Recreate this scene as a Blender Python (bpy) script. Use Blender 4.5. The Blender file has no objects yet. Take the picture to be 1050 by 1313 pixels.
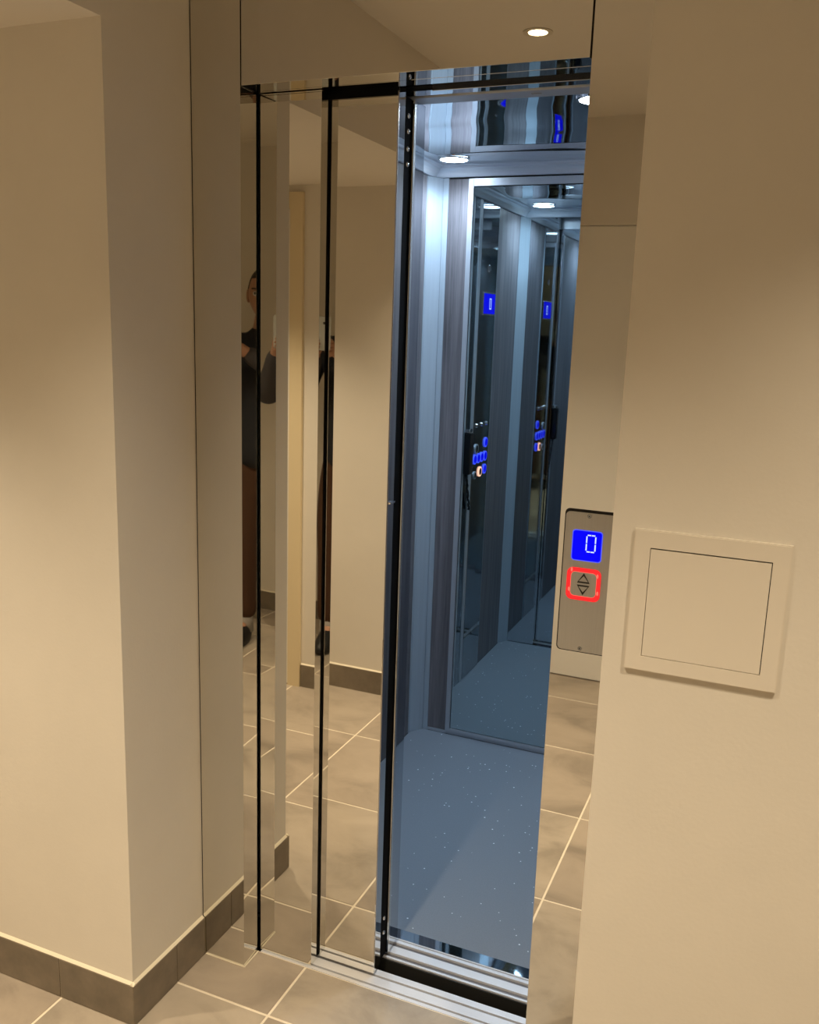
import bpy, bmesh, math, random
from mathutils import Vector, Matrix, noise
S = bpy.context.scene
COL = S.collection
PI = math.pi
random.seed(7)

# ------------------------------------------------------------------ camera
CAM = Vector((1.19108, -1.64073, 1.54486))
R_ = Vector((0.9200086, 0.3904978, 0.0331007)); U_ = Vector((-0.1090886, 0.1740538, 0.9786751)); F_ = Vector((-0.3764092, 0.9040004, -0.2027299))
cd = bpy.data.cameras.new('camera'); cam = bpy.data.objects.new('camera', cd); COL.objects.link(cam)
cam.matrix_world = Matrix(((R_.x, U_.x, -F_.x, CAM.x), (R_.y, U_.y, -F_.y, CAM.y), (R_.z, U_.z, -F_.z, CAM.z), (0, 0, 0, 1)))
cd.sensor_fit = 'HORIZONTAL'; cd.sensor_width = 36; cd.lens = 39.707; cd.clip_start = 0.003
S.camera = cam

# ------------------------------------------------------------------ world, exposure, light table
w = bpy.data.worlds.new('world'); S.world = w; w.use_nodes = True
w.node_tree.nodes['Background'].inputs[0].default_value = (0.02, 0.018, 0.015, 1)
w.node_tree.nodes['Background'].inputs[1].default_value = 0.3
S.view_settings.view_transform = 'Standard'; S.view_settings.look = 'None'
S.view_settings.exposure = 0.0; S.view_settings.gamma = 1.0; S.view_settings.use_curve_mapping = False
try:
    S.cycles.max_bounces = 14; S.cycles.glossy_bounces = 12; S.cycles.diffuse_bounces = 5
    S.cycles.sample_clamp_indirect = 3.0; S.cycles.use_denoising = True
    S.cycles.caustics_reflective = True; S.cycles.blur_glossy = 0.5
except Exception: pass
WARM = (1.0, 0.835, 0.61); COOL = (0.61, 0.80, 1.0)
# hall downlights: x, y, ceiling z, watts ; cabin downlights: x, y, watts
HALL = [(0.40, -1.10, 2.385, 212.0), (1.62, -0.95, 2.385, 152.0), (-0.80, -0.85, 2.062, 120.0)]
CABIN = [(0.09, 0.43), (0.09, 1.28), (0.695, 0.62), (0.70, 1.28)]
CABIN_W = 17.5

# ------------------------------------------------------------------ material helpers
def mat(name, col, rough=0.6, metal=0.0, var=0.0, scale=6.0, stretch=(1, 1, 1), bump=0.0, bscale=60.0, emit=None, es=0.0, spec=0.5, aniso=False):
    m = bpy.data.materials.new(name); m.use_nodes = True
    nt = m.node_tree; b = nt.nodes['Principled BSDF']
    b.inputs['Base Color'].default_value = (*col, 1); b.inputs['Roughness'].default_value = rough
    b.inputs['Metallic'].default_value = metal; b.inputs['Specular IOR Level'].default_value = spec
    tc = nt.nodes.new('ShaderNodeTexCoord'); mp = nt.nodes.new('ShaderNodeMapping')
    mp.inputs['Scale'].default_value = stretch
    nt.links.new(tc.outputs['Object'], mp.inputs[0])
    if var:
        n = nt.nodes.new('ShaderNodeTexNoise'); n.inputs['Scale'].default_value = scale; n.inputs['Detail'].default_value = 6
        n.inputs['Roughness'].default_value = 0.62
        nt.links.new(mp.outputs[0], n.inputs['Vector'])
        r = nt.nodes.new('ShaderNodeValToRGB')
        r.color_ramp.elements[0].position = 0.34; r.color_ramp.elements[1].position = 0.68
        r.color_ramp.elements[0].color = (*[c * (1 - var) for c in col], 1)
        r.color_ramp.elements[1].color = (*[min(1, c * (1 + var)) for c in col], 1)
        nt.links.new(n.outputs[0], r.inputs[0]); nt.links.new(r.outputs[0], b.inputs['Base Color'])
    if bump:
        n2 = nt.nodes.new('ShaderNodeTexNoise'); n2.inputs['Scale'].default_value = bscale; n2.inputs['Detail'].default_value = 3
        nt.links.new(mp.outputs[0], n2.inputs['Vector'])
        bp = nt.nodes.new('ShaderNodeBump'); bp.inputs['Strength'].default_value = bump; bp.inputs['Distance'].default_value = 0.002
        nt.links.new(n2.outputs[0], bp.inputs['Height']); nt.links.new(bp.outputs[0], b.inputs['Normal'])
    if emit:
        b.inputs['Emission Color'].default_value = (*emit, 1); b.inputs['Emission Strength'].default_value = es
    return m

M = {}
M['wall'] = mat('cream_plaster', (0.74, 0.69, 0.60), 0.85, var=0.03, scale=2.5, bump=0.12, bscale=140)
M['ceil'] = mat('ceiling_paint', (0.76, 0.71, 0.63), 0.9, var=0.02, scale=2)
M['doorpaint'] = mat('white_door_paint', (0.84, 0.81, 0.74), 0.5, var=0.02, scale=2)
M['framepaint'] = mat('yellowish_frame_paint', (0.74, 0.62, 0.40), 0.5, var=0.02, scale=3)
M['hatch'] = mat('cream_hatch_paint', (0.74, 0.68, 0.58), 0.55, var=0.01, scale=3)
M['caulk'] = mat('cream_caulk', (0.80, 0.72, 0.55), 0.6)
M['grout'] = mat('cream_grout', (0.80, 0.71, 0.56), 0.85, var=0.06, scale=30)
M['skirt'] = mat('taupe_skirting_tile', (0.20, 0.163, 0.118), 0.5, var=0.22, scale=9, bump=0.05)
M['mirror_steel'] = mat('mirror_polished_steel', (0.75, 0.735, 0.69), 0.014, 1.0)
M['cab_steel'] = mat('polished_cabin_steel', (0.62, 0.66, 0.70), 0.03, 1.0)
M['dark_steel'] = mat('dark_polished_steel', (0.40, 0.42, 0.44), 0.05, 1.0)
M['edge'] = mat('bright_steel_edge', (0.85, 0.83, 0.78), 0.22, 1.0)
M['black'] = mat('matte_black', (0.004, 0.004, 0.004), 0.8, spec=0.1)
M['pit'] = mat('dark_pit_metal', (0.02, 0.018, 0.014), 0.55)
M['alu'] = mat('ribbed_aluminium', (0.80, 0.81, 0.84), 0.5, 0.35, var=0.05, scale=30, stretch=(1, 40, 1))
M['alu_groove'] = mat('groove_aluminium', (0.16, 0.155, 0.16), 0.6, 0.3)
M['satin'] = mat('satin_anodised_trim', (0.44, 0.505, 0.57), 0.45, 0.3, var=0.04, scale=5, stretch=(20, 20, 0.5))
M['frame_alu'] = mat('satin_mirror_frame', (0.50, 0.53, 0.58), 0.4, 0.5)
M['glassmirror'] = mat('silvered_mirror', (0.56, 0.66, 0.68), 0.0, 1.0)
M['cavity'] = mat('dark_joint', (0.012, 0.010, 0.008), 0.8)
M['black_plastic'] = mat('black_plastic', (0.008, 0.008, 0.009), 0.3)
M['chrome'] = mat('chrome', (0.85, 0.85, 0.85), 0.08, 1.0)
M['plate'] = mat('brushed_faceplate', (0.50, 0.485, 0.455), 0.42, 0.25, var=0.04, scale=8, stretch=(60, 60, 1))
M['blue'] = mat('blue_backlight', (0.0, 0.0, 0.05), 0.4, spec=0.1, emit=(0.0, 0.0, 1.0), es=1.0)
M['blue_rim'] = mat('blue_rim_light', (0.1, 0.15, 0.6), 0.3, emit=(0.05, 0.08, 1.0), es=1.0)
M['segment'] = mat('white_segment', (0.6, 0.7, 0.9), 0.4, emit=(0.55, 0.72, 1.0), es=1.0)
M['red'] = mat('red_backlight', (0.5, 0.02, 0.02), 0.3, emit=(0.95, 0.012, 0.02), es=0.9)
M['redhot'] = mat('red_lamp_spot', (0.8, 0.1, 0.05), 0.3, emit=(1.0, 0.16, 0.12), es=1.0)
M['amber'] = mat('lit_amber_ring', (0.8, 0.3, 0.1), 0.3, emit=(1.0, 0.45, 0.32), es=2.2)
M['ink'] = mat('black_ink', (0.02, 0.018, 0.016), 0.6)
M['lampwarm'] = mat('warm_lamp_face', (1, 0.9, 0.7), 0.5, emit=(1.0, 0.78, 0.48), es=12)
M['lampcool'] = mat('cool_lamp_face', (0.9, 0.95, 1), 0.5, emit=(0.70, 0.85, 1.0), es=40)
M['lamptrim'] = mat('downlight_trim', (0.62, 0.56, 0.46), 0.4)
M['tooth_grey'] = mat('grey_label', (0.35, 0.35, 0.35), 0.5)

def tile_mat(k):
    rnd = random.Random(k)
    t = rnd.uniform(-0.03, 0.03)
    base = (0.39 + t, 0.328 + t, 0.256 + t * 0.8)
    m = bpy.data.materials.new('stone_floor_tile'); m.use_nodes = True
    nt = m.node_tree; b = nt.nodes['Principled BSDF']; b.inputs['Roughness'].default_value = 0.42
    tc = nt.nodes.new('ShaderNodeTexCoord'); mp = nt.nodes.new('ShaderNodeMapping')
    mp.inputs['Location'].default_value = (k * 3.1, k * 1.7, 0); mp.inputs['Rotation'].default_value = (0, 0, rnd.choice((0, PI / 2)) + 0.5)
    mp.inputs['Scale'].default_value = (1.0, 1.45, 1)
    nt.links.new(tc.outputs['Object'], mp.inputs[0])
    n = nt.nodes.new('ShaderNodeTexNoise'); n.inputs['Scale'].default_value = 4.0; n.inputs['Detail'].default_value = 9; n.inputs['Roughness'].default_value = 0.6
    n.inputs['Distortion'].default_value = 0.5
    nt.links.new(mp.outputs[0], n.inputs['Vector'])
    r = nt.nodes.new('ShaderNodeValToRGB'); e = r.color_ramp.elements
    e[0].position = 0.32; e[1].position = 0.68
    e[0].color = (*[c * 0.72 for c in base], 1); e[1].color = (*[c * 1.15 for c in base], 1)
    x = r.color_ramp.elements.new(0.5); x.color = (*base, 1)
    nt.links.new(n.outputs[0], r.inputs[0]); nt.links.new(r.outputs[0], b.inputs['Base Color'])
    bp = nt.nodes.new('ShaderNodeBump'); bp.inputs['Strength'].default_value = 0.06; bp.inputs['Distance'].default_value = 0.002
    nt.links.new(n.outputs[0], bp.inputs['Height']); nt.links.new(bp.outputs[0], b.inputs['Normal'])
    return m
TILES = [tile_mat(k) for k in range(6)]

def wood_mat():
    m = bpy.data.materials.new('grey_woodgrain_laminate'); m.use_nodes = True
    nt = m.node_tree; b = nt.nodes['Principled BSDF']; b.inputs['Roughness'].default_value = 0.42
    tc = nt.nodes.new('ShaderNodeTexCoord'); mp = nt.nodes.new('ShaderNodeMapping'); mp.inputs['Scale'].default_value = (40, 40, 1.1)
    nt.links.new(tc.outputs['Object'], mp.inputs[0])
    n = nt.nodes.new('ShaderNodeTexNoise'); n.inputs['Scale'].default_value = 1.6; n.inputs['Detail'].default_value = 8; n.inputs['Roughness'].default_value = 0.7
    nt.links.new(mp.outputs[0], n.inputs['Vector'])
    r = nt.nodes.new('ShaderNodeValToRGB'); e = r.color_ramp.elements
    e[0].position = 0.3; e[0].color = (0.070, 0.066, 0.073, 1); e[1].position = 0.72; e[1].color = (0.24, 0.22, 0.235, 1)
    nt.links.new(n.outputs[0], r.inputs[0]); nt.links.new(r.outputs[0], b.inputs['Base Color'])
    return m
M['wood'] = wood_mat()

def vinyl_mat():
    m = bpy.data.materials.new('blue_grey_sparkle_vinyl'); m.use_nodes = True
    nt = m.node_tree; b = nt.nodes['Principled BSDF']; b.inputs['Roughness'].default_value = 0.5
    tc = nt.nodes.new('ShaderNodeTexCoord')
    v = nt.nodes.new('ShaderNodeTexVoronoi'); v.inputs['Scale'].default_value = 70
    nt.links.new(tc.outputs['Object'], v.inputs['Vector'])
    sep = nt.nodes.new('ShaderNodeSeparateColor'); nt.links.new(v.outputs['Color'], sep.inputs[0])
    g1 = nt.nodes.new('ShaderNodeMath'); g1.operation = 'GREATER_THAN'; g1.inputs[1].default_value = 0.74; nt.links.new(sep.outputs[0], g1.inputs[0])
    sz = nt.nodes.new('ShaderNodeMath'); sz.operation = 'MULTIPLY'; sz.inputs[1].default_value = 0.19; nt.links.new(sep.outputs[1], sz.inputs[0])
    g2 = nt.nodes.new('ShaderNodeMath'); g2.operation = 'LESS_THAN'; nt.links.new(v.outputs['Distance'], g2.inputs[0]); nt.links.new(sz.outputs[0], g2.inputs[1])
    mu = nt.nodes.new('ShaderNodeMath'); mu.operation = 'MULTIPLY'; nt.links.new(g1.outputs[0], mu.inputs[0]); nt.links.new(g2.outputs[0], mu.inputs[1])
    n = nt.nodes.new('ShaderNodeTexNoise'); n.inputs['Scale'].default_value = 260; nt.links.new(tc.outputs['Object'], n.inputs['Vector'])
    r = nt.nodes.new('ShaderNodeValToRGB'); r.color_ramp.elements[0].color = (0.165, 0.185, 0.215, 1); r.color_ramp.elements[1].color = (0.225, 0.245, 0.275, 1)
    nt.links.new(n.outputs[0], r.inputs[0])
    mx = nt.nodes.new('ShaderNodeMix'); mx.data_type = 'RGBA'
    nt.links.new(mu.outputs[0], mx.inputs[0]); nt.links.new(r.outputs[0], mx.inputs[6]); mx.inputs[7].default_value = (0.85, 0.88, 0.92, 1)
    nt.links.new(mx.outputs[2], b.inputs['Base Color'])
    return m
M['vinyl'] = vinyl_mat()

# ------------------------------------------------------------------ mesh helpers
def bx(bm, x0, x1, y0, y1, z0, z1, bev=0.0):
    vs = [bm.verts.new((x, y, z)) for x in (x0, x1) for y in (y0, y1) for z in (z0, z1)]
    fs = [bm.faces.new([vs[i] for i in q]) for q in ((0, 1, 3, 2), (4, 6, 7, 5), (0, 4, 5, 1), (2, 3, 7, 6), (0, 2, 6, 4), (1, 5, 7, 3))]
    if bev:
        es = list({e for f in fs for e in f.edges})
        bmesh.ops.bevel(bm, geom=es, offset=bev, segments=2, affect='EDGES', profile=0.6)
    return bm
def prism(bm, pts, a0, a1, axis='z'):
    """closed outline extruded along an axis"""
    def P(p, a):
        return {'z': (p[0], p[1], a), 'x': (a, p[0], p[1]), 'y': (p[0], a, p[1])}[axis]
    lo = [bm.verts.new(P(p, a0)) for p in pts]; hi = [bm.verts.new(P(p, a1)) for p in pts]
    n = len(pts)
    for i in range(n): bm.faces.new((lo[i], lo[(i + 1) % n], hi[(i + 1) % n], hi[i]))
    bm.faces.new(lo[::-1]); bm.faces.new(hi)
    return bm
def cyl(bm, c, axis, r, h, n=24, r2=None, cap=True):
    """disc stack along an axis starting at c"""
    c = Vector(c); a = Vector(axis).normalized()
    t = a.orthogonal().normalized(); b = a.cross(t)
    r2 = r if r2 is None else r2
    A = [bm.verts.new(c + (t * math.cos(2 * PI * i / n) + b * math.sin(2 * PI * i / n)) * r) for i in range(n)]
    B = [bm.verts.new(c + a * h + (t * math.cos(2 * PI * i / n) + b * math.sin(2 * PI * i / n)) * r2) for i in range(n)]
    for i in range(n): bm.faces.new((A[i], A[(i + 1) % n], B[(i + 1) % n], B[i]))
    if cap: bm.faces.new(A[::-1]); bm.faces.new(B)
    return bm
def ring(bm, c, axis, r0, r1, h, n=32):
    c = Vector(c); a = Vector(axis).normalized(); t = a.orthogonal().normalized(); b = a.cross(t)
    L = []
    for (r, z) in ((r0, 0), (r1, 0), (r1, h), (r0, h)):
        L.append([bm.verts.new(c + a * z + (t * math.cos(2 * PI * i / n) + b * math.sin(2 * PI * i / n)) * r) for i in range(n)])
    for k in range(4):
        A, B = L[k], L[(k + 1) % 4]
        for i in range(n): bm.faces.new((A[i], A[(i + 1) % n], B[(i + 1) % n], B[i]))
    return bm
def sph(bm, c, rad, n=16, m=10):
    if not hasattr(rad, '__len__'): rad = (rad,) * 3
    mt = Matrix.Translation(c) @ Matrix.Diagonal((*rad, 1))
    bmesh.ops.create_uvsphere(bm, u_segments=n, v_segments=m, radius=1, matrix=mt); return bm
def tube(bm, pts, r, n=8):
    pts = [Vector(p) for p in pts]; prev = None
    for i, p in enumerate(pts):
        d = (pts[min(i + 1, len(pts) - 1)] - pts[max(i - 1, 0)]).normalized()
        t = d.orthogonal().normalized()
        if prev: 
            t = (prev[1] - d * prev[1].dot(d)).normalized()
        b = d.cross(t)
        rr = [bm.verts.new(p + (t * math.cos(2 * PI * k / n) + b * math.sin(2 * PI * k / n)) * r) for k in range(n)]
        if prev:
            for k in range(n): bm.faces.new((prev[0][k], prev[0][(k + 1) % n], rr[(k + 1) % n], rr[k]))
        else: bm.faces.new(rr[::-1])
        prev = (rr, t)
    bm.faces.new(prev[0]); return bm
def rrect(cx, cy, w, h, r, n=5):
    out = []
    for (sx, sy, a0) in ((1, 1, 0), (-1, 1, PI / 2), (-1, -1, PI), (1, -1, 1.5 * PI)):
        for k in range(n + 1):
            a = a0 + k / n * PI / 2
            out.append((cx + sx * (w / 2 - r) + r * math.cos(a), cy + sy * (h / 2 - r) + r * math.sin(a)))
    return out
def obj(name, bm, m, parent=None, smooth=False, loc=None, **kw):
    bmesh.ops.recalc_face_normals(bm, faces=bm.faces)
    me = bpy.data.meshes.new(name); bm.to_mesh(me); bm.free()
    me.materials.append(m if not isinstance(m, str) else M[m])
    if smooth:
        for p in me.polygons: p.use_smooth = True
    o = bpy.data.objects.new(name, me); COL.objects.link(o)
    if parent is not None:
        o.parent = parent
        o.matrix_parent_inverse = parent_world(parent).inverted()
    for k, v in kw.items(): o[k] = v
    return o
def parent_world(p):
    m = p.matrix_basis.copy()
    q = p
    while q.parent is not None:
        m = q.parent.matrix_basis @ q.matrix_parent_inverse @ m if False else parent_world(q.parent) @ q.matrix_parent_inverse @ q.matrix_basis
        break
    return m
def N(): return bmesh.new()
def box(name, m, parent, *a, bev=0.0, **kw):
    return obj(name, bx(N(), *a, bev=bev), m, parent, **kw)
def struct(name, bm, m): return obj(name, bm, m, kind='structure')
def empty(name, loc=(0, 0, 0), **kw):
    o = bpy.data.objects.new(name, None); COL.objects.link(o); o.location = loc; o.empty_display_size = 0.05
    for k, v in kw.items(): o[k] = v
    return o
def thing(name, loc, label, cat, group=None):
    o = empty(name, loc, label=label, category=cat)
    if group: o['group'] = group
    return o
def tag(o, label, cat, group=None):
    o['label'] = label; o['category'] = cat
    if group: o['group'] = group
    return o

# ------------------------------------------------------------------ room shell
CZ = 2.385; SZ = 2.062
YW = -0.2575; XW = -0.008
# mass left of the lift alcove (front face and return face)
struct('wall_left', bx(N(), -1.7, XW, YW, 0.12, 0, CZ), 'wall')
# lowered soffit over the side corridor on the left
struct('ceiling', bx(N(), -1.7, XW, -1.44, YW, SZ, CZ), 'ceil')
struct('wall_right', bx(N(), 0.9575, 2.4, -0.2655, 0.12, 0, CZ), 'wall')
b = N(); bx(b, -1.7, XW, -2.4, -1.44, 0, CZ)
struct('wall_opposite', b, 'wall')
b = N(); bx(b, XW, 0.06, -2.4, -2.2, 0, CZ); bx(b, 0.06, 0.93, -2.4, -2.2, 1.971, CZ); bx(b, 0.93, 2.4, -2.4, -2.2, 0, CZ); bx(b, 0.06, 0.93, -2.4, -2.29, 0, 1.971)
struct('wall_back', b, 'wall')
struct('wall_far_right', bx(N(), 2.4, 2.5, -2.4, 0.12, 0, CZ), 'wall')
struct('wall_far_left', bx(N(), -1.8, -1.7, -2.4, 0.12, 0, CZ), 'wall')
struct('ceiling', bx(N(), -1.8, 2.5, -2.4, 0.12, CZ, CZ + 0.08), 'ceil')

# doors of the hall (seen in the mirror steel)
d = empty('door_1', (0.5, -2.231, 0), kind='structure')
box('leaf', 'doorpaint', d, 0.066, 0.924, -2.271, -2.231, 0.006, 1.9685)
obj('door_gap', bx(N(), 0.061, 0.929, -2.285, -2.272, 0.0, 1.9705), 'cavity', d)
hb = N(); cyl(hb, (0.865, -2.231, 1.0), (0, 1, 0), 0.009, 0.05, 12); bx(hb, 0.745, 0.873, -2.186, -2.170, 0.991, 1.009, 0.003); cyl(hb, (0.865, -2.231, 1.0), (0, 1, 0), 0.026, 0.006, 20)
obj('handle', hb, 'chrome', d)
d = empty('door_2', (-1.1, -1.44, 0), kind='structure')
fb = N()
prism(fb, [(-0.69, -1.44), (-0.633, -1.44), (-0.633, -1.425), (-0.69, -1.425)], 0, 2.035)
prism(fb, [(-1.55, -1.44), (-1.493, -1.44), (-1.493, -1.425), (-1.55, -1.425)], 0, 2.035)
bx(fb, -1.493, -0.69, -1.44, -1.425, 1.975, 2.035)
obj('door_frame', fb, 'framepaint', d)
box('leaf', 'doorpaint', d, -1.489, -0.694, -1.4395, -1.431, 0.006, 1.971)
hb = N(); cyl(hb, (-0.75, -1.431, 1.0), (0, 1, 0), 0.009, 0.05, 12); bx(hb, -0.87, -0.742, -1.386, -1.372, 0.991, 1.009, 0.003)
obj('handle', hb, 'chrome', d)

# ------------------------------------------------------------------ floor tiles
fl = empty('floor', (0, 0, 0), kind='structure')
b = N(); bx(b, -1.75, 2.45, -2.38, 0.064, -0.06, -0.0012)
obj('grout_bed', b, 'grout', fl)
PX, PY, X0, Y0, G = 0.4575, 0.4665, 0.248, -0.112, 0.0030
kk = 0
for i in range(-5, 5):
    for j in range(-5, 1):
        xa, xb = X0 + i * PX + G, X0 + (i + 1) * PX - G
        ya, yb = Y0 + j * PY + G, Y0 + (j + 1) * PY - G
        xa, xb = max(xa, -1.7), min(xb, 2.4); ya, yb = max(ya, -2.3), min(yb, 0.0615)
        if xb - xa < 0.01 or yb - ya < 0.01: continue
        bt = N(); bx(bt, xa, xb, ya, yb, -0.012, 0.0); 
        top = [e for e in bt.edges if all(v.co.z > -0.001 for v in e.verts)]
        bmesh.ops.bevel(bt, geom=top, offset=0.0009, segments=1, affect='EDGES')
        kk += 1
        obj('tile', bt, TILES[(i * 5 + j * 3 + kk * 2) % 6], fl)

# ------------------------------------------------------------------ tiled skirting
def skirting(name, segs, nrm, caulk=True):
    """segs: list of (x0,y0,x1,y1) along a wall face; nrm: outward normal of the wall"""
    root = empty(name, (0, 0, 0), kind='structure')
    nx, ny = nrm; T = 0.0085; Hs = 0.1
    cb = N()
    for (x0, y0, x1, y1) in segs:
        xs = sorted((x0, x1)) if nx == 0 else sorted((x0, x0 + nx * T)); ys = sorted((y0, y1)) if ny == 0 else sorted((y0, y0 + ny * T))
        g = 0.001
        if nx == 0: xs = [xs[0] + g, xs[1] - g]
        else: ys = [ys[0] + g, ys[1] - g]
        obj('skirting_tile', bx(N(), xs[0], xs[1], ys[0], ys[1], 0.0015, Hs, 0.0008), 'skirt', root)
    xs = sorted((segs[0][0], segs[-1][2])); ys = sorted((segs[0][1], segs[-1][3]))
    if nx == 0:
        xs = (min(min(s[0], s[2]) for s in segs), max(max(s[0], s[2]) for s in segs)); w0 = segs[0][1]
        prism(cb, [(w0, 0.0), (w0 + ny * T * .75, 0.0), (w0 + ny * T * .75, Hs + 0.0005), (w0 + ny * 0.001, Hs + 0.0045), (w0, Hs + 0.005)], xs[0] + 0.0002, xs[1] - 0.0002, 'x')
    else:
        ys = (min(min(s[1], s[3]) for s in segs), max(max(s[1], s[3]) for s in segs)); w0 = segs[0][0]
        prism(cb, [(w0, 0.0), (w0 + nx * T * .75, 0.0), (w0 + nx * T * .75, Hs + 0.0005), (w0 + nx * 0.001, Hs + 0.0045), (w0, Hs + 0.005)], ys[0] + 0.0002, ys[1] - 0.0002, 'y')
    obj('caulk_line', cb, 'caulk', root)
skirting('baseboard_left', [(-1.7, YW, -1.126, YW), (-1.126, YW, -0.669, YW), (-0.669, YW, -0.211, YW), (-0.211, YW, 0.0, YW)], (0, -1))
skirting('baseboard_alcove', [(XW, YW - 0.008, XW, -0.112), (XW, -0.112, XW, -0.0015)], (1, 0))
skirting('baseboard_opposite', [(-0.631, -1.44, -0.212, -1.44), (-0.212, -1.44, 0.0, -1.44)], (0, 1))
skirting('baseboard_corner', [(XW, -2.2, XW, -1.97), (XW, -1.97, XW, -1.44)], (1, 0))
skirting('baseboard_back', [(0.95, -2.2, 1.39, -2.2), (1.39, -2.2, 1.85, -2.2), (1.85, -2.2, 2.4, -2.2)], (0, 1))
skirting('baseboard_right', [(0.959, -0.2655, 1.163, -0.2655), (1.163, -0.2655, 1.62, -0.2655), (1.62, -0.2655, 2.08, -0.2655), (2.08, -0.2655, 2.4, -0.2655)], (0, -1))

# ------------------------------------------------------------------ lift landing frame
W1, W2, W3, W4, D1, D2 = 0.1121, 0.8145, 0.2585, 0.4101, 0.0698, 0.1062
HZ = 2.0
lf = thing('lift_door_frame', (0.46, 0.03, 0), 'mirror-polished steel lift surround filling the alcove between the two cream walls', 'elevator frame')
b = N(); prism(b, [(-0.0050, 0.0), (W1, 0.0), (W1 - 0.0019, 0.0655), (-0.0050, 0.0655)], 0.0, CZ - 0.001)
j = obj('left_jamb', b, 'mirror_steel', lf)
box('joint_strip', 'cavity', j, XW + 0.0002, -0.0052, 0.001, 0.03, 0.0, CZ - 0.001)
b = N(); bx(b, W2, 0.9572, 0.0, 0.0655, 0.0, CZ - 0.001, 0.0006); bx(b, W2 + 0.001, 0.9572, 0.067, 0.255, 0.0, CZ - 0.001)
j2 = obj('right_jamb', b, 'mirror_steel', lf)
b = N(); bx(b, W1 + 0.0022, W2 - 0.0035, 0.0006, 0.052, HZ, CZ - 0.001, 0.0006)
h = obj('header', b, 'mirror_steel', lf)
b = N(); bx(b, W1 + 0.0022, W2 - 0.0035, 0.0545, 0.092, HZ + 0.0005, HZ + 0.2)
obj('header_underside', b, 'mirror_steel', h)
b = N(); bx(b, 0.46, W2 - 0.0035, 0.0522, 0.0543, HZ - 0.0004, HZ + 0.1)
obj('header_lip', b, 'edge', h)
b = N(); bx(b, W1, W1 + 0.0022, 0.004, 0.05, HZ, CZ - 0.001); bx(b, W2 - 0.0035, W2, 0.006, 0.05, HZ, CZ - 0.001)
obj('joint_strip', b, 'cavity', h)
b = N(); bx(b, W1 + 0.0005, W2 - 0.0005, 0.0922, 0.134, HZ + 0.012, HZ + 0.2)
obj('dark_slot', b, 'black', h)
# caulk line where the jamb meets the tiles
b = N(); bx(b, 0.002, W1 + 0.001, -0.0030, -0.0003, 0.0, 0.0018); bx(b, W1 + 0.0003, W1 + 0.0032, -0.002, D1 - 0.008, 0.0, 0.0018)
obj('caulk_line', b, 'caulk', j)
# fixed front panel beside the left jamb
b = N(); bx(b, W1 + 0.0026, W3, D1, 0.0970, 0.0015, HZ - 0.0008, 0.0006)
fp = tag(obj('lift_side_panel', b, 'mirror_steel'), 'narrow mirror steel panel standing foremost, right next to the left jamb', 'panel')
box('gap_strip', 'black', fp, W1 + 0.0004, W1 + 0.0024, D1 - 0.001, 0.0992, 0.0015, HZ - 0.001)  # black strip standing in for the dark gap beside the jamb
# landing door leaf, slid partly behind it
b = N(); bx(b, W3 - 0.14, W4, D2, 0.143, 0.006, HZ + 0.0105, 0.0010)
ld = tag(obj('landing_door_leaf', b, 'mirror_steel'), 'mirror steel sliding door leaf showing behind the narrow side panel', 'door')
box('gap_strip', 'black', ld, W3 - 0.13, W3 - 0.0012, 0.0980, 0.1057, 0.006, HZ - 0.004)  # shaded gap between panel and leaf, put in as a black strip
box('hanger_cover', 'black', ld, W3 - 0.13, W4 - 0.0006, 0.1035, 0.1058, 1.9885, HZ + 0.010)
b = N(); bx(b, W4 + 0.0001, W4 + 0.0008, D2 + 0.003, D2 + 0.0052, 0.006, HZ + 0.009)
obj('edge_bead', b, 'edge', ld)
b = N(); bx(b, W4 + 0.0001, W4 + 0.0055, 0.1120, 0.1385, 1.163, 1.1675, 0.001)
obj('latch_plate', b, 'chrome', ld)

# ------------------------------------------------------------------ lift car door (slid open to the left)
cdr = thing('lift_car_door', (0.27, 0.21, 0), 'steel car door leaf behind the landing leaf, with a black edge seal and round bolts', 'door')
b = N(); bx(b, 0.02, W4, 0.1875, 0.2500, 0.006, HZ - 0.002, 0.0015)
leaf = obj('leaf', b, 'cab_steel', cdr)
b = N(); bx(b, W4 - 0.001, W4 + 0.0012, 0.1880, 0.1985, 0.006, HZ - 0.003, 0.0004)
obj('edge_bead', b, 'edge', leaf)
b = N(); bx(b, 0.30, W4 - 0.005, 0.146, 0.1865, 0.006, HZ - 0.002)
filler = obj('edge_filler', b, 'black', cdr)  # black block: bolted door edge plus the dark gap towards the shaft
for z in (1.963, 1.933, 1.899, 1.869, 0.115, 0.075):
    bb = N(); sph(bb, (W4 - 0.0046, 0.169, z), (0.004, 0.0055, 0.0055), 14, 8)
    obj('bolt', bb, 'chrome', filler, smooth=True)

# transom over the car opening
tr = thing('car_door_header', (0.4, 0.18, HZ), 'dark steel transom over the cabin opening behind the mirror header', 'header')
b = N(); bx(b, 0.0, 0.814, 0.1392, 0.1840, HZ + 0.0015, HZ + 0.08); obj('underside', b, 'cab_steel', tr)
b = N(); bx(b, 0.47, 0.814, 0.1345, 0.1390, HZ - 0.001, HZ + 0.07, 0.0006); obj('front_lip', b, 'edge', tr)
b = N(); bx(b, 0.0, 0.814, 0.1842, 0.236, HZ - 0.001, HZ + 0.08, 0.001); gs = obj('guide_strip', b, 'frame_alu', tr)
b = N(); bx(b, 0.652, 0.672, 0.203, 0.212, HZ - 0.0018, HZ - 0.001); obj('label_plate', b, 'tooth_grey', gs)

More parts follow.
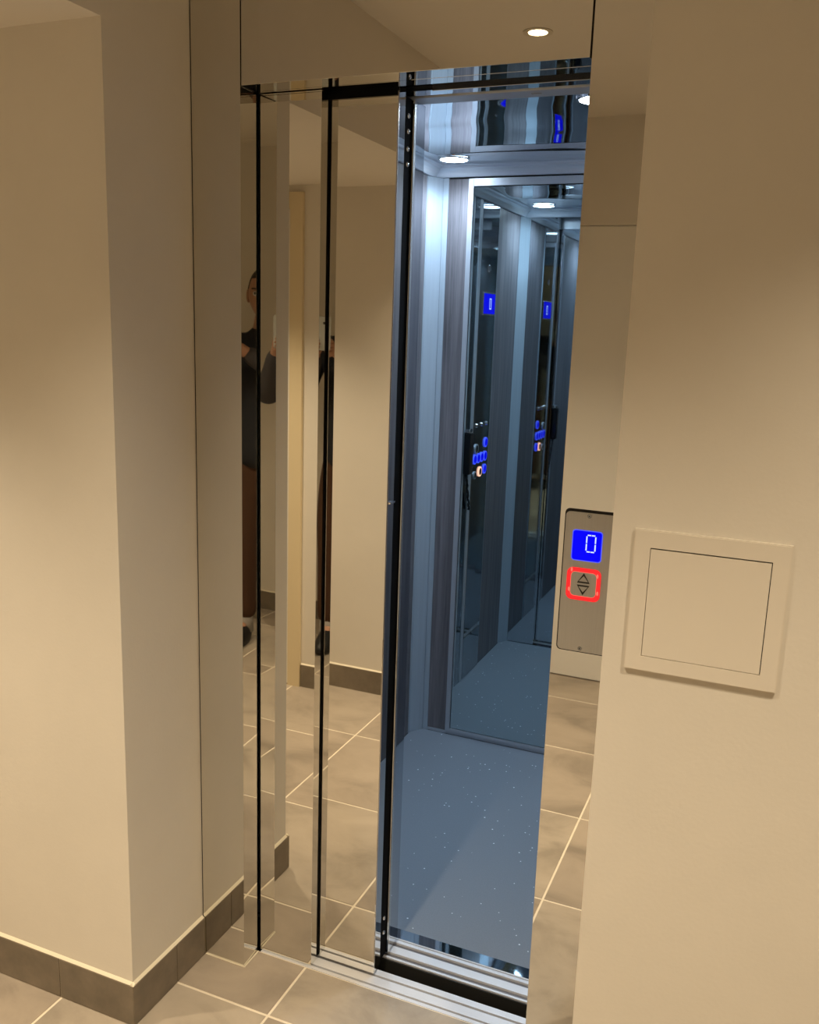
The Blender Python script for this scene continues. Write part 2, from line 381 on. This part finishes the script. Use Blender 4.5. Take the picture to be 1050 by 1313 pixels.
# ------------------------------------------------------------------ sills
def sill(name, label, x0, x1, prof, base):
    t = thing(name, (0.5 * (x0 + x1), prof[0][0], 0), label, 'sill')
    for (ya, yb, hi) in prof:
        bb = N(); z = 0.0 if hi == 1 else -0.006
        bx(bb, x0, x1, ya + 0.0001, yb - 0.0001, base, z, 0.0005 if hi == 1 else 0)
        obj('rail' if hi == 1 else 'groove', bb, 'alu' if hi == 1 else 'alu_groove', t)
    return t
sill('landing_sill', 'aluminium landing sill with two dark grooves, meeting the stone tiles', W1 + 0.006, 0.814,
     [(0.0645, 0.0745, 1), (0.0745, 0.0800, 0), (0.0800, 0.1060, 1), (0.1060, 0.1125, 0), (0.1125, 0.131, 1)], -0.03)
sill('car_sill', 'aluminium car sill with grooves in front of the blue-grey cabin floor', 0.0, 0.814,
     [(0.1800, 0.1865, 1), (0.1865, 0.2010, 0), (0.2010, 0.2260, 1), (0.2260, 0.2400, 0), (0.2400, 0.2500, 1), (0.2500, 0.2535, 0), (0.2535, 0.2565, 1)], -0.03)
pit = empty('trim_1', (0.4, 0.15, -0.1), kind='structure')
b = N(); bx(b, 0.0, 0.814, 0.12, 0.19, -0.12, -0.09); obj('pit_floor', b, 'pit', pit)
b = N(); bx(b, 0.0, 0.814, 0.1765, 0.1798, -0.09, -0.004); obj('pit_apron', b, 'pit', pit)

# ------------------------------------------------------------------ cabin
CX0, CX1, CY0, CY1, CT = -0.035, 0.85, 0.287, 1.43, 2.08
cb_ = thing('lift_cabin', (0.4, 0.86, 0), 'small lift cabin lined in grey woodgrain panels with pale metal corner trim', 'elevator')
b = N(); bx(b, CX0, CX1, 0.2915, CY1, -0.02, 0.0); obj('cabin_floor', b, 'vinyl', cb_)
b = N(); bx(b, CX0, CX1, 0.2567, 0.2913, -0.02, 0.0008); obj('threshold_plate', b, 'cab_steel', cb_)
# outer shell
b = N(); bx(b, CX0 - 0.06, CX0 - 0.012, 0.26, CY1 + 0.06, -0.02, 2.2); bx(b, CX1 + 0.012, CX1 + 0.06, 0.26, CY1 + 0.06, -0.02, 2.2)
bx(b, CX0 - 0.012, CX1 + 0.012, CY1 + 0.012, CY1 + 0.06, -0.02, 2.2)
obj('shell', b, 'pit', cb_)
def wood(x0, x1, y0, y1, z0=0.0012, z1=2.045):
    return box('wood_panel', 'wood', cb_, x0, x1, y0, y1, z0, z1, bev=0.0008)
def trimb(x0, x1, y0, y1, z0=0.001, z1=2.045, m='satin', nm='trim_strip'):
    return box(nm, m, cb_, x0, x1, y0, y1, z0, z1, bev=0.0008)
# left wall, back to front
wood(CX0 - 0.012, CX0 - 0.001, 1.004, 1.364)
trimb(CX0 - 0.012, CX0 + 0.001, 1.3645, 1.376)
trimb(CX0 - 0.012, CX0 + 0.002, 0.985, 1.0035, m='frame_alu')
box('dark_channel', 'dark_steel', cb_, CX0 - 0.012, CX0 + 0.001, 0.925, 0.9845, 0.001, 2.045)
trimb(CX0 - 0.012, CX0 + 0.003, 0.890, 0.9245, m='frame_alu')
wood(CX0 - 0.012, CX0 - 0.001, 0.345, 0.666)
trimb(CX0 - 0.012, CX0 + 0.002, 0.6665, 0.6745)
# corner posts (chamfered)
def post(pts, nm='corner_post'):
    return obj(nm, prism(N(), pts, 0.001, 2.045), 'satin', cb_)
post([(CX0 - 0.012, 1.3765), (CX0, 1.3765), (-0.002, CY1), (-0.002, CY1 + 0.01), (CX0 - 0.012, CY1 + 0.01)])
post([(-0.0005, CY1 - 0.0015), (0.019, CY1 - 0.0015), (0.019, CY1 + 0.01), (-0.0005, CY1 + 0.01)], 'flat_trim')
post([(CX0 - 0.012, 0.3445), (CX0, 0.3445), (-0.004, CY0), (-0.02, 0.265), (CX0 - 0.012, 0.265)])
# back wall
wood(0.0195, 0.0930, CY1, CY1 + 0.010, 0.013, 2.041)
trimb(0.0195, 0.7900, CY1 - 0.0005, CY1 + 0.010, 0.001, 0.0125, 'frame_alu', 'base_strip')
wood(0.722, 0.800, CY1, CY1 + 0.010, 0.013, 2.041)
post([(CX1 + 0.012, 1.3765), (CX1, 1.3765), (0.815, CY1), (0.815, CY1 + 0.01), (CX1 + 0.012, CY1 + 0.01)])
# right wall
wood(CX1 + 0.001, CX1 + 0.012, 0.345, 0.70); wood(CX1 + 0.001, CX1 + 0.012, 0.72, 1.03); wood(CX1 + 0.001, CX1 + 0.012, 1.05, 1.364)
trimb(CX1 - 0.001, CX1 + 0.012, 0.7005, 0.7195); trimb(CX1 - 0.001, CX1 + 0.012, 1.0305, 1.0495); trimb(CX1 - 0.001, CX1 + 0.012, 1.3645, 1.376)
post([(CX1 + 0.012, 0.3445), (CX1, 0.3445), (0.835, CY0), (0.84, 0.265), (CX1 + 0.012, 0.265)])
# polished front return panels inside the cabin
b = N(); bx(b, -0.0035, 0.130, 0.2605, CY0, 0.002, 2.045, 0.0008); obj('front_return', b, 'cab_steel', cb_)
b = N(); bx(b, 0.0, 0.834, 0.2556, CY0, 2.046, 2.16); obj('front_lintel', b, 'cab_steel', cb_)
# cove cornice
def cornice():
    c = N(); R = 0.034
    prof = [(0.0, 0.0)] + [(R * (1 - math.cos(a)) + 0.003, R * math.sin(a) + 0.001) for a in [k / 7 * PI / 2 for k in range(8)]] + [(R + 0.006, R + 0.002), (0.0, R + 0.002)]
    prof = [(0, 0), (0.010, 0.0005), (0.013, 0.005), (0.016, 0.012), (0.022, 0.019), (0.030, 0.024), (0.036, 0.0255), (0.038, 0.031), (0.045, 0.034), (0.045, 0.036), (0, 0.036)]
    cs = [(CX0, CY1, 1, -1), (CX0, CY0, 1, 1), (CX1, CY0, -1, 1), (CX1, CY1, -1, -1)]
    loops = []
    for (x, y, sx, sy) in cs:
        loops.append([c.verts.new((x + sx * p[0], y + sy * p[0], 2.0455 + p[1])) for p in prof])
    for k in range(4):
        A, B = loops[k], loops[(k + 1) % 4]
        for i in range(len(prof)):
            c.faces.new((A[i], A[(i + 1) % len(prof)], B[(i + 1) % len(prof)], B[i]))
    return c
obj('cornice', cornice(), mat('satin_cornice', (0.72, 0.77, 0.84), 0.28, 0.4), cb_)
# rippled polished ceiling sheet
c = N(); nx_, ny_ = 50, 80; grid = []
for i in range(nx_ + 1):
    row = []
    for k in range(ny_ + 1):
        x = CX0 + (CX1 - CX0) * i / nx_; y = 0.262 + (CY1 - 0.262) * k / ny_
        z = CT + 0.0016 * math.sin(y * 15.0 + 0.6 + 0.8 * x) * (0.45 + 0.5 * math.sin(x * 5 + 1)) + 0.0009 * (noise.noise(Vector((x * 4, y * 9, 0.3))))
        row.append(c.verts.new((x, y, z)))
    grid.append(row)
for i in range(nx_):
    for k in range(ny_): c.faces.new((grid[i][k], grid[i][k + 1], grid[i + 1][k + 1], grid[i + 1][k]))
obj('ceiling_sheet', c, mat('rippled_ceiling_steel', (0.66, 0.70, 0.74), 0.02, 1.0), cb_, smooth=True)
b = N(); bx(b, CX0 - 0.06, CX1 + 0.06, 0.26, CY1 + 0.06, 2.2, 2.24); obj('cabin_roof', b, 'pit', cb_)

# big back mirror
mr = thing('wall_mirror', (0.4, CY1, 0.02), 'full-height framed mirror on the back wall of the lift cabin', 'mirror')
b = N(); bx(b, 0.1145, 0.7010, CY1 - 0.0035, CY1 - 0.0005, 0.0285, 2.0125, 0.0); obj('mirror_pane', b, 'glassmirror', mr)
b = N(); bx(b, 0.0935, 0.1115, CY1 - 0.006, CY1 + 0.010, 0.0130, 2.0408, 0.0008); obj('frame_stile', b, 'frame_alu', mr)
b = N(); bx(b, 0.7040, 0.7215, CY1 - 0.006, CY1 + 0.010, 0.0130, 2.0408, 0.0008); obj('frame_stile', b, 'frame_alu', mr)
b = N(); bx(b, 0.1117, 0.7038, CY1 - 0.006, CY1 + 0.010, 2.0155, 2.0408, 0.0008); obj('frame_rail', b, 'frame_alu', mr)
b = N(); bx(b, 0.1117, 0.7038, CY1 - 0.006, CY1 + 0.010, 0.0130, 0.0255, 0.0008); obj('frame_rail', b, 'frame_alu', mr)
b = N(); bx(b, 0.1117, 0.7038, CY1 + 0.0002, CY1 + 0.004, 0.0257, 2.0153); obj('backing', b, 'black', mr)

# control panel of the cabin
cp = thing('car_control_panel', (CX0, 0.78, 0.02), 'tall polished steel control column with blue display and lit buttons inside the cabin', 'control panel')
y0, y1 = 0.6755, 0.8885; XF = CX0 + 0.004
b = N(); bx(b, CX0 - 0.012, XF, y0, y1, 0.215, 2.043, 0.0008); pl = obj('faceplate', b, 'dark_steel', cp)
b = N(); bx(b, CX0 - 0.012, XF, y0, y1, 0.003, 0.195, 0.0008); obj('kick_plate', b, 'dark_steel', cp)
b = N(); bx(b, CX0 - 0.012, XF - 0.002, y0 + 0.01, y1 - 0.01, 0.1955, 0.2145); obj('plate_joint', b, 'edge', cp)
b = N(); bx(b, XF + 0.0001, XF + 0.004, 0.690, 0.850, 1.595, 1.690, 0.001); ds = obj('display_bezel', b, 'edge', cp)
b = N(); bx(b, XF + 0.0041, XF + 0.005, 0.697, 0.843, 1.601, 1.684); obj('display', b, 'blue', ds)
b = N(); bx(b, XF + 0.0051, XF + 0.0056, 0.768, 0.772, 1.62, 1.665); bx(b, XF + 0.0051, XF + 0.0056, 0.748, 0.752, 1.62, 1.665); bx(b, XF + 0.0051, XF + 0.0056, 0.752, 0.768, 1.661, 1.665); bx(b, XF + 0.0051, XF + 0.0056, 0.752, 0.768, 1.62, 1.624)
obj('segments', b, 'segment', ds)
b = N(); cyl(b, (XF, 0.78, 1.785), (1, 0, 0), 0.017, 0.004, 24, 0.013); spk = obj('speaker_disc', b, 'chrome', cp)
b = N()
for a in range(8): cyl(b, (XF + 0.0041, 0.78 + 0.007 * math.cos(a * PI / 4), 1.785 + 0.007 * math.sin(a * PI / 4)), (1, 0, 0), 0.0014, 0.0006, 8)
obj('speaker_hole', b, 'ink', spk)
def button(y, z, m, face='dark_steel', r=0.022):
    bb = N(); ring(bb, (XF, y, z), (1, 0, 0), r * 0.72, r, 0.005); o = obj('button', bb, m, cp, smooth=False)
    bb = N(); cyl(bb, (XF, y, z), (1, 0, 0), r * 0.70, 0.006, 24); obj('button_face', bb, face, o)
for y in (0.722,): button(y, 1.052, 'blue_rim', 'blue')
button(0.845, 1.035, 'frame_alu')
for y in (0.722, 0.768, 0.814, 0.860): button(y, 0.992, 'blue_rim', 'blue')
button(0.722, 0.934, 'blue_rim', 'blue'); button(0.785, 0.930, 'amber', 'dark_steel'); button(0.852, 0.922, 'frame_alu', 'dark_steel', 0.017)
for y in (0.724, 0.790, 0.855):
    bb = N(); cyl(bb, (XF, y, 1.137), (1, 0, 0), 0.010, 0.008, 20, 0.008); ks = obj('key_switch', bb, 'chrome', cp)
    bb = N(); bx(bb, XF + 0.008, XF + 0.0085, y - 0.001, y + 0.001, 1.131, 1.143); obj('key_slot', bb, 'ink', ks)

# emergency handset beside the control panel
hs = thing('intercom_handset', (CX0, 0.985, 0.94), 'black handset with a chrome cap hanging on the cabin wall beside the control panel', 'handset')
b = N(); bx(b, CX0 + 0.003, CX0 + 0.032, 0.958, 0.9995, 0.945, 1.118, 0.006); obj('body', b, 'black_plastic', hs)
b = N(); bx(b, CX0 + 0.003, CX0 + 0.026, 0.961, 0.997, 1.119, 1.134, 0.004); obj('chrome_cap', b, 'chrome', hs)
pts = []
for k in range(40):
    t = k / 39; pts.append((CX0 + 0.012 + 0.004 * math.cos(t * 60), 0.978 - 0.055 * math.sin(t * PI) + 0.004 * math.sin(t * 60), 0.945 - 0.16 * math.sin(t * PI)))
obj('cord', tube(N(), pts, 0.0028, 6), 'black_plastic', hs, smooth=True)

# cabin downlights
for n, (x, y) in enumerate(CABIN):
    where = ['front left', 'back left', 'front right', 'back right'][n]
    t = thing('cabin_downlight', (x, y, CT), 'round cool white spotlight at the %s of the cabin ceiling' % where, 'ceiling light', 'cabin ceiling spotlights')
    b = N(); ring(b, (x, y, CT - 0.004), (0, 0, 1), 0.045, 0.053, 0.004, 36); obj('trim_ring', b, 'chrome', t)
    b = N(); cyl(b, (x, y, CT - 0.0035), (0, 0, 1), 0.045, 0.0015, 36); obj('lens', b, 'lampcool', t)
    l = bpy.data.lights.new('cabin_spot', 'SPOT'); l.energy = CABIN_W; l.color = COOL; l.spot_size = 2.75; l.spot_blend = 0.9; l.shadow_soft_size = 0.03
    o = bpy.data.objects.new('cabin_spot', l); COL.objects.link(o); o.location = (x, y, CT - 0.012); o.parent = t; o.matrix_parent_inverse = Matrix.Translation((-x, -y, -CT))

# hall downlights
for n, (x, y, z, wt) in enumerate(HALL):
    lab = ['warm downlight in the hall ceiling mirrored in the steel header', 'warm downlight in the hall ceiling behind the hatch wall side, to the right', 'warm downlight in the lowered ceiling of the left corridor'][n]
    t = thing('ceiling_downlight', (x, y, z), lab, 'ceiling light')
    b = N(); ring(b, (x, y, z - 0.003), (0, 0, 1), 0.028, 0.043, 0.003, 36); obj('trim_ring', b, 'lamptrim', t)
    b = N(); cyl(b, (x, y, z - 0.0025), (0, 0, 1), 0.028, 0.002, 36); obj('lamp_face', b, 'lampwarm', t)
    l = bpy.data.lights.new('hall_spot', 'SPOT'); l.energy = wt; l.color = WARM; l.spot_size = 1.78; l.spot_blend = 1.0; l.shadow_soft_size = 0.035
    o = bpy.data.objects.new('hall_spot', l); COL.objects.link(o); o.location = (x, y, z - 0.008); o.parent = t; o.matrix_parent_inverse = Matrix.Translation((-x, -y, -z))

# ------------------------------------------------------------------ landing call station on the right jamb
cs = thing('call_station', (0.87, 0.0, 0.94), 'brushed metal call plate with blue floor display and red-lit button on right jamb', 'call panel')
def ypr(bm, pts, ya, yb): return prism(bm, pts, ya, yb, 'y')
XC, ZC, PW, PH = 0.8735, 1.0805, 0.095, 0.270
obj('shadow_gap', ypr(N(), rrect(XC, ZC + 0.0016, PW + 0.0044, PH + 0.0072, 0.0085), -0.0010, -0.0001), 'cavity', cs)
pt = obj('faceplate', ypr(N(), rrect(XC, ZC, PW, PH, 0.008), -0.0024, -0.0008), 'plate', cs)
obj('display_rim', ypr(N(), rrect(0.8688, 1.1528, 0.0565, 0.0590, 0.006), -0.0029, -0.0024), 'blue_rim', cs)
dsp = obj('display', ypr(N(), rrect(0.8688, 1.1528, 0.0535, 0.0560, 0.005), -0.0034, -0.0028), 'blue', cs)
sg = N(); dx, dz, sw, sh, st = 0.8762, 1.1580, 0.0165, 0.0315, 0.0022
def seg(x0, x1, z0, z1): bx(sg, x0, x1, -0.0039, -0.0034, z0, z1)
g_ = 0.0010
for sx in (-1, 1):
    for sz in (-1, 1):
        x = dx + sx * sw / 2
        za, zb = sorted((dz + sz * g_, dz + sz * (sh / 2 - st)))
        seg(x - st / 2, x + st / 2, za, zb)
for sz in (-1, 1):
    for sx in (-1, 1):
        xa, xb = sorted((dx + sx * 0.0006, dx + sx * (sw / 2 - 0.0012)))
        z = dz + sz * sh / 2
        seg(xa, xb, z - st / 2, z + st / 2)
obj('zero_segments', sg, 'segment', dsp)
BX_, BZ_ = 0.8675, 1.0785
def frame2(bm, o, i, ya, yb):
    n = len(o); L = []
    for (p, y) in ((o, ya), (i, ya), (i, yb), (o, yb)): L.append([bm.verts.new((q[0], y, q[1])) for q in p])
    for k in range(4):
        A, B = L[k], L[(k + 1) % 4]
        for q in range(n): bm.faces.new((A[q], A[(q + 1) % n], B[(q + 1) % n], B[q]))
    return bm
obj('button_rim', frame2(N(), rrect(BX_, BZ_, 0.0640, 0.0625, 0.0115), rrect(BX_, BZ_, 0.0480, 0.0465, 0.0075), -0.0040, -0.0024), 'red', cs)
b = N(); frame2(b, rrect(BX_, BZ_, 0.0492, 0.0477, 0.0082), rrect(BX_, BZ_, 0.0480, 0.0465, 0.0075), -0.0043, -0.0040)
for (x, z) in ((-0.0265, -0.012), (0.0275, -0.014), (0.0255, 0.019), (-0.0235, 0.0265)): sph(b, (BX_ + x, -0.0040, BZ_ + z), (0.0020, 0.0008, 0.0042), 10, 6)
obj('lamp_spots', b, 'redhot', cs)
bf = obj('button_face', ypr(N(), rrect(BX_, BZ_, 0.0478, 0.0463, 0.0073), -0.0036, -0.0024), 'plate', cs)
def tri(bm, cz, s, up):
    o = [(BX_ - 0.0120, cz - up * s * .55), (BX_ + 0.0120, cz - up * s * .55), (BX_ + .0000, cz + up * s * .60)]
    cx_, cy_ = sum(p[0] for p in o) / 3, sum(p[1] for p in o) / 3
    i = [(cx_ + (p[0] - cx_) * 0.76, cy_ + (p[1] - cy_) * 0.56) for p in o]
    frame2(bm, o, i, -0.0041, -0.0036)
b = N(); tri(b, BZ_ + 0.0118, 0.017, 1); obj('up_arrow', b, 'ink', bf)
b = N(); tri(b, BZ_ - 0.0108, 0.017, -1); obj('down_arrow', b, 'ink', bf)
for z in (1.2095, 0.9515):
    b = N(); cyl(b, (0.8695, -0.0023, z), (0, -1, 0), 0.0042, 0.0016, 20, 0.0028); sc_ = obj('screw', b, 'dark_steel', cs)
    b = N(); cyl(b, (0.8695, -0.0039, z), (0, -1, 0), 0.0016, 0.0002, 6); obj('screw_socket', b, 'ink', sc_)

# ------------------------------------------------------------------ access hatch on the right wall
YB = -0.2655
ah = thing('access_hatch', (1.104, YB, 1.03), 'square cream access hatch with a flush lid on the right wall', 'hatch')
fb = N()
o4 = [(0.993, 1.030), (1.2155, 1.030), (1.2155, 1.2540), (0.993, 1.2540)]; i4 = [(1.0180, 1.0545), (1.1912, 1.0545), (1.1912, 1.2270), (1.0180, 1.2270)]
frame2(fb, o4, i4, YB - 0.0075, YB - 0.0001)
bmesh.ops.bevel(fb, geom=[e for e in fb.edges if all(abs(v.co.y - (YB - 0.0075)) < 1e-6 for v in e.verts) and e.calc_length() > 0.2], offset=0.0015, segments=2, affect='EDGES')
obj('hatch_frame', fb, 'hatch', ah)
b = N(); bx(b, 1.0188, 1.1900, YB - 0.0070, YB - 0.0022, 1.0553, 1.2248, 0.0005); obj('hatch_lid', b, 'hatch', ah)
b = N(); bx(b, 1.0181, 1.1911, YB - 0.0015, YB - 0.0003, 1.0546, 1.2269); obj('hatch_recess', b, 'cavity', ah)

# ------------------------------------------------------------------ the person taking the picture (seen in the mirror steel)
skin = mat('skin', (0.50, 0.27, 0.17), 0.5, var=0.06, scale=12)
jack = mat('black_jacket_cloth', (0.012, 0.013, 0.017), 0.85, bump=0.4, bscale=50)
sleeve = mat('grey_sleeve_cloth', (0.06, 0.055, 0.058), 0.85, bump=0.4, bscale=50)
trou = mat('brown_trouser_cloth', (0.07, 0.030, 0.012), 0.9, bump=0.4, bscale=40)
hairm = mat('dark_hair', (0.015, 0.011, 0.008), 0.6, bump=0.8, bscale=120)
shoem = mat('black_shoe_leather', (0.010, 0.010, 0.010), 0.5)
sock = mat('white_sock', (0.5, 0.48, 0.45), 0.9)
YAW = 0.33
PR = Matrix.Translation((1.180, -1.930, 0)) @ Matrix.Rotation(YAW, 4, 'Z')
PI_ = PR.inverted()
def skinmesh(V, E, Rr, sub=2):
    me = bpy.data.meshes.new('t'); me.from_pydata([tuple(v) for v in V], E, []); o = bpy.data.objects.new('t', me); COL.objects.link(o)
    sm = o.modifiers.new('s', 'SKIN'); sm.use_smooth_shade = True
    ss = o.modifiers.new('u', 'SUBSURF'); ss.levels = sub; ss.render_levels = sub
    sv = me.skin_vertices[0].data
    for k, r in enumerate(Rr):
        sv[k].radius = r if hasattr(r, '__len__') else (r, r); sv[k].use_root = (k == 0)
    dg = bpy.context.evaluated_depsgraph_get(); dg.update()
    m2 = bpy.data.meshes.new_from_object(o.evaluated_get(dg))
    bm = N(); bm.from_mesh(m2)
    bpy.data.objects.remove(o); bpy.data.meshes.remove(me); bpy.data.meshes.remove(m2)
    return bm
def merge(dst, src):
    me = bpy.data.meshes.new('m'); src.to_mesh(me); src.free(); dst.from_mesh(me); bpy.data.meshes.remove(me)
person = thing('person', (1.180, -1.930, 0), 'person in dark jacket holding up a white phone, mirrored in the door panel edges', 'person')
def pobj(name, bm, m, parent=person):
    bmesh.ops.transform(bm, matrix=PR, verts=bm.verts)
    return obj(name, bm, m, parent, smooth=True)
# phone: right behind the camera point, screen towards the person
ph = thing('phone', CAM, 'pale phone held upright in front of the face of the person', 'phone')
Fh = F_.normalized(); 
def PM(bm):
    mt = Matrix(((R_.x, -F_.x, U_.x, CAM.x), (R_.y, -F_.y, U_.y, CAM.y), (R_.z, -F_.z, U_.z, CAM.z), (0, 0, 0, 1)))
    bmesh.ops.transform(bm, matrix=mt, verts=bm.verts); return bm
# local axes: x = picture right, y = away from the lift, z = up ; lens at origin
white = mat('pale_phone_glass', (0.62, 0.64, 0.60), 0.2)
b = prism(N(), rrect(0.020, -0.052, 0.072, 0.146, 0.010), 0.0035, 0.0115, 'y'); obj('phone_body', PM(b), white, ph)
b = prism(N(), rrect(0.006, -0.006, 0.031, 0.031, 0.008), 0.0022, 0.0034, 'y'); cbp = obj('camera_block', PM(b), white, ph)
for (x, z) in ((0.0, 0.0), (0.0, -0.013), (0.012, -0.006)):
    b = N(); ring(b, (x, 0.0012, z), (0, 1, 0), 0.0045, 0.0058, 0.0010, 20); cyl(b, (x, 0.0016, z), (0, 1, 0), 0.0044, 0.0005, 20)
    obj('lens', PM(b), 'black_plastic', cbp)
b = prism(N(), rrect(0.020, -0.052, 0.066, 0.140, 0.008), 0.0116, 0.0120, 'y'); obj('screen', PM(b), 'black_plastic', ph)
pw = lambda x, y, z: PI_ @ (CAM + R_ * x - F_ * y + U_ * z)
# hand positions (person's right hand is on the picture's right)
hr = pw(0.046, 0.045, -0.118); hl = pw(-0.010, 0.050, -0.122)
V = [(0, 0, .93), (0, .0, 1.05), (0, .0, 1.20), (0, -.01, 1.36), (0, .0, 1.46), (0, .012, 1.53), (0, .02, 1.60),
     (-.18, -.005, 1.42), (-.26, .03, 1.17), tuple(hl.lerp(Vector((-.26, .03, 1.17)), .30)), tuple(hl),
     (.18, -.005, 1.42), (.26, .03, 1.17), tuple(hr.lerp(Vector((.26, .03, 1.17)), .30)), tuple(hr),
     (-.095, 0, .86), (-.105, .02, .48), (-.11, 0, .10), (-.115, .10, .045),
     (.095, 0, .86), (.105, .02, .48), (.11, 0, .10), (.125, .10, .045)]
E_ = [(0, 1), (1, 2), (2, 3), (3, 4), (4, 5), (5, 6), (3, 7), (7, 8), (8, 9), (9, 10), (3, 11), (11, 12), (12, 13), (13, 14), (0, 15), (15, 16), (16, 17), (17, 18), (0, 19), (19, 20), (20, 21), (21, 22)]
Rr = [(.14, .10), (.125, .09), (.13, .10), (.15, .10), (.08, .07), (.052, .052), (.05, .05), .055, .042, .030, .026, .055, .042, .030, .026, .085, .058, .040, .030, .085, .058, .040, .030]
body = skinmesh(V, E_, Rr, 2)
# head
hd = N(); bmesh.ops.create_uvsphere(hd, u_segments=36, v_segments=26, radius=1)
HC = Vector((0, .015, 1.655))
for v in hd.verts:
    x, y, z = v.co
    X, Y, Z = x * .074, y * .094, z * .118
    if z < 0: X *= 1 - .28 * (-z) ** 1.4; Y = Y * (1 - .18 * (-z)) + .014 * (-z)
    if y > 0.5:
        nz = math.exp(-((x / .16) ** 2 + ((z + .12) / .20) ** 2)); Y += .020 * nz
        Y -= .007 * math.exp(-(((abs(x) - .38) / .16) ** 2 + ((z - .02) / .13) ** 2))
        Y += .005 * math.exp(-((x / .30) ** 2 + ((z + .52) / .07) ** 2)); Y += .006 * math.exp(-((x / .3) ** 2 + ((z + .85) / .15) ** 2))
    v.co = (X + HC.x, Y + HC.y, Z + HC.z)
for s in (-1, 1):
    sph(hd, HC + Vector((s * .077, -.006, -.004)), (.010, .018, .031), 12, 10)
merge(body, hd)
def finger(base, d, curl, L, r):
    pts = [Vector(base)]; dd = Vector(d).normalized(); ax = Vector(curl)
    for k, f in enumerate((.42, .32, .26)):
        pts.append(pts[-1] + dd * L * f); dd = (dd + ax * 0.75).normalized()
    return skinmesh(pts, [(0, 1), (1, 2), (2, 3)], [r, r * .95, r * .88, r * .75], 1)
for (hp, s) in ((hr, 1), (hl, -1)):
    pal = N(); sph(pal, hp, (.026, .022, .040), 16, 12); merge(body, pal)
    cx_ = Vector(PI_.to_3x3() @ R_); cy_ = Vector(PI_.to_3x3() @ F_); cz_ = Vector(PI_.to_3x3() @ U_)
    for k, L in enumerate((.060, .068, .064, .050)):
        merge(body, finger(hp + cz_ * (.024 - .016 * k) + cx_ * s * .012, cy_ * .8 - cx_ * s * .05 + cz_ * .25, -cx_ * s, L, .0082))
    merge(body, finger(hp - cx_ * s * .010 + cz_ * .015, cz_ * .9 - cx_ * s * .45, cy_ * .15, .058, .0095))
bo = pobj('body', body, skin)
for s in (-1, 1):
    b = N(); sph(b, HC + Vector((s * .030, .079, .004)), .0115, 14, 10); ey = pobj('eye', b, mat('eye_white', (.7, .68, .62), .2))
    b = N(); sph(b, HC + Vector((s * .030, .0885, .004)), (.0055, .003, .0055), 12, 8); pobj('iris', b, 'ink', ey)
    b = N(); bx(b, s * .030 - .016, s * .030 + .016, HC.y + .083, HC.y + .091, HC.z + .022, HC.z + .028, .002); pobj('eyebrow', b, hairm)
b = N(); sph(b, HC + Vector((0, .086, -.058)), (.022, .008, .0065), 14, 8); pobj('mouth', b, mat('lips', (.36, .13, .10), .5))
hr_ = N(); bmesh.ops.create_uvsphere(hr_, u_segments=36, v_segments=26, radius=1)
for v in list(hr_.verts):
    x, y, z = v.co; k = 1 + .03 * noise.noise(Vector((x * 6, y * 6, z * 6)))
    v.co = (x * .0795 * k, y * .099 * k - .003 + HC.y, z * .124 * k + HC.z + .001)
    v.tag = (z < -.30 or (y > .25 and z < .50) or (y > -.10 and z < .12 and abs(x) < .75) or (y > .12 and z < .12))
bmesh.ops.delete(hr_, geom=[v for v in hr_.verts if v.tag], context='VERTS')
pobj('hair', hr_, hairm)
# jacket with grey forearms, trousers, socks, shoes
VJ = [(0, .004, .83), (0, 0, .97), (0, 0, 1.15), (0, 0, 1.27), (0, -.008, 1.385), (0, .004, 1.47), (0, .010, 1.535), (-.17, -.005, 1.425), (-.235, .01, 1.30), (-.26, .03, 1.17), (.17, -.005, 1.425), (.235, .01, 1.30), (.26, .03, 1.17)]
EJ = [(0, 1), (1, 2), (2, 3), (3, 4), (4, 5), (5, 6), (4, 7), (7, 8), (8, 9), (4, 10), (10, 11), (11, 12)]
pobj('jacket', skinmesh(VJ, EJ, [(.172, .140), (.172, .134), (.162, .124), (.158, .122), (.160, .118), (.085, .080), (.060, .058), .078, .066, .060, .078, .066, .060], 2), jack)
for (hp, s) in ((hr, 1), (hl, -1)):
    e = Vector((s * .26, .03, 1.17)); pobj('sleeve', skinmesh([e, e.lerp(hp, .45), e.lerp(hp, .90)], [(0, 1), (1, 2)], [.062, .052, .040], 2), sleeve)
VT = [(0, 0, 1.06), (0, 0, .91)]; ET = [(0, 1)]; RT = [(.135, .100), (.150, .115)]
for s in (-1, 1):
    n0 = len(VT); VT += [(s * .088, 0, .80), (s * .100, .010, .64), (s * .105, .018, .47), (s * .11, .005, .28), (s * .11, 0, .10)]
    RT += [(.092, .100), (.088, .092), (.074, .078), (.070, .074), (.066, .072)]
    ET += [(1, n0), (n0, n0 + 1), (n0 + 1, n0 + 2), (n0 + 2, n0 + 3), (n0 + 3, n0 + 4)]
pobj('trousers', skinmesh(VT, ET, RT, 2), trou)
for s in (-1, 1):
    b = N(); cyl(b, (s * .112, 0.002, .045), (0, 0, 1), .054, .14, 20, .050); pobj('sock', b, sock)
    b = N(); bmesh.ops.create_uvsphere(b, u_segments=24, v_segments=16, radius=1)
    for v in b.verts:
        x, y, z = v.co
        zz = max(z, -.50) * .064 + .0325
        if y > 0.1: zz = .0004 + (zz - .0004) * (1 - .30 * (y - .1))
        if y < 0.1 and z > 0: zz += .018 * (0.1 - y) * z
        wx = .050 * (1 + .35 * abs(y) ** 3)
        v.co = (s * .115 + s * .02 * max(y, 0) + x * wx, .050 + y * .135, max(zz, .0004))
    pobj('shoe', b, shoem)
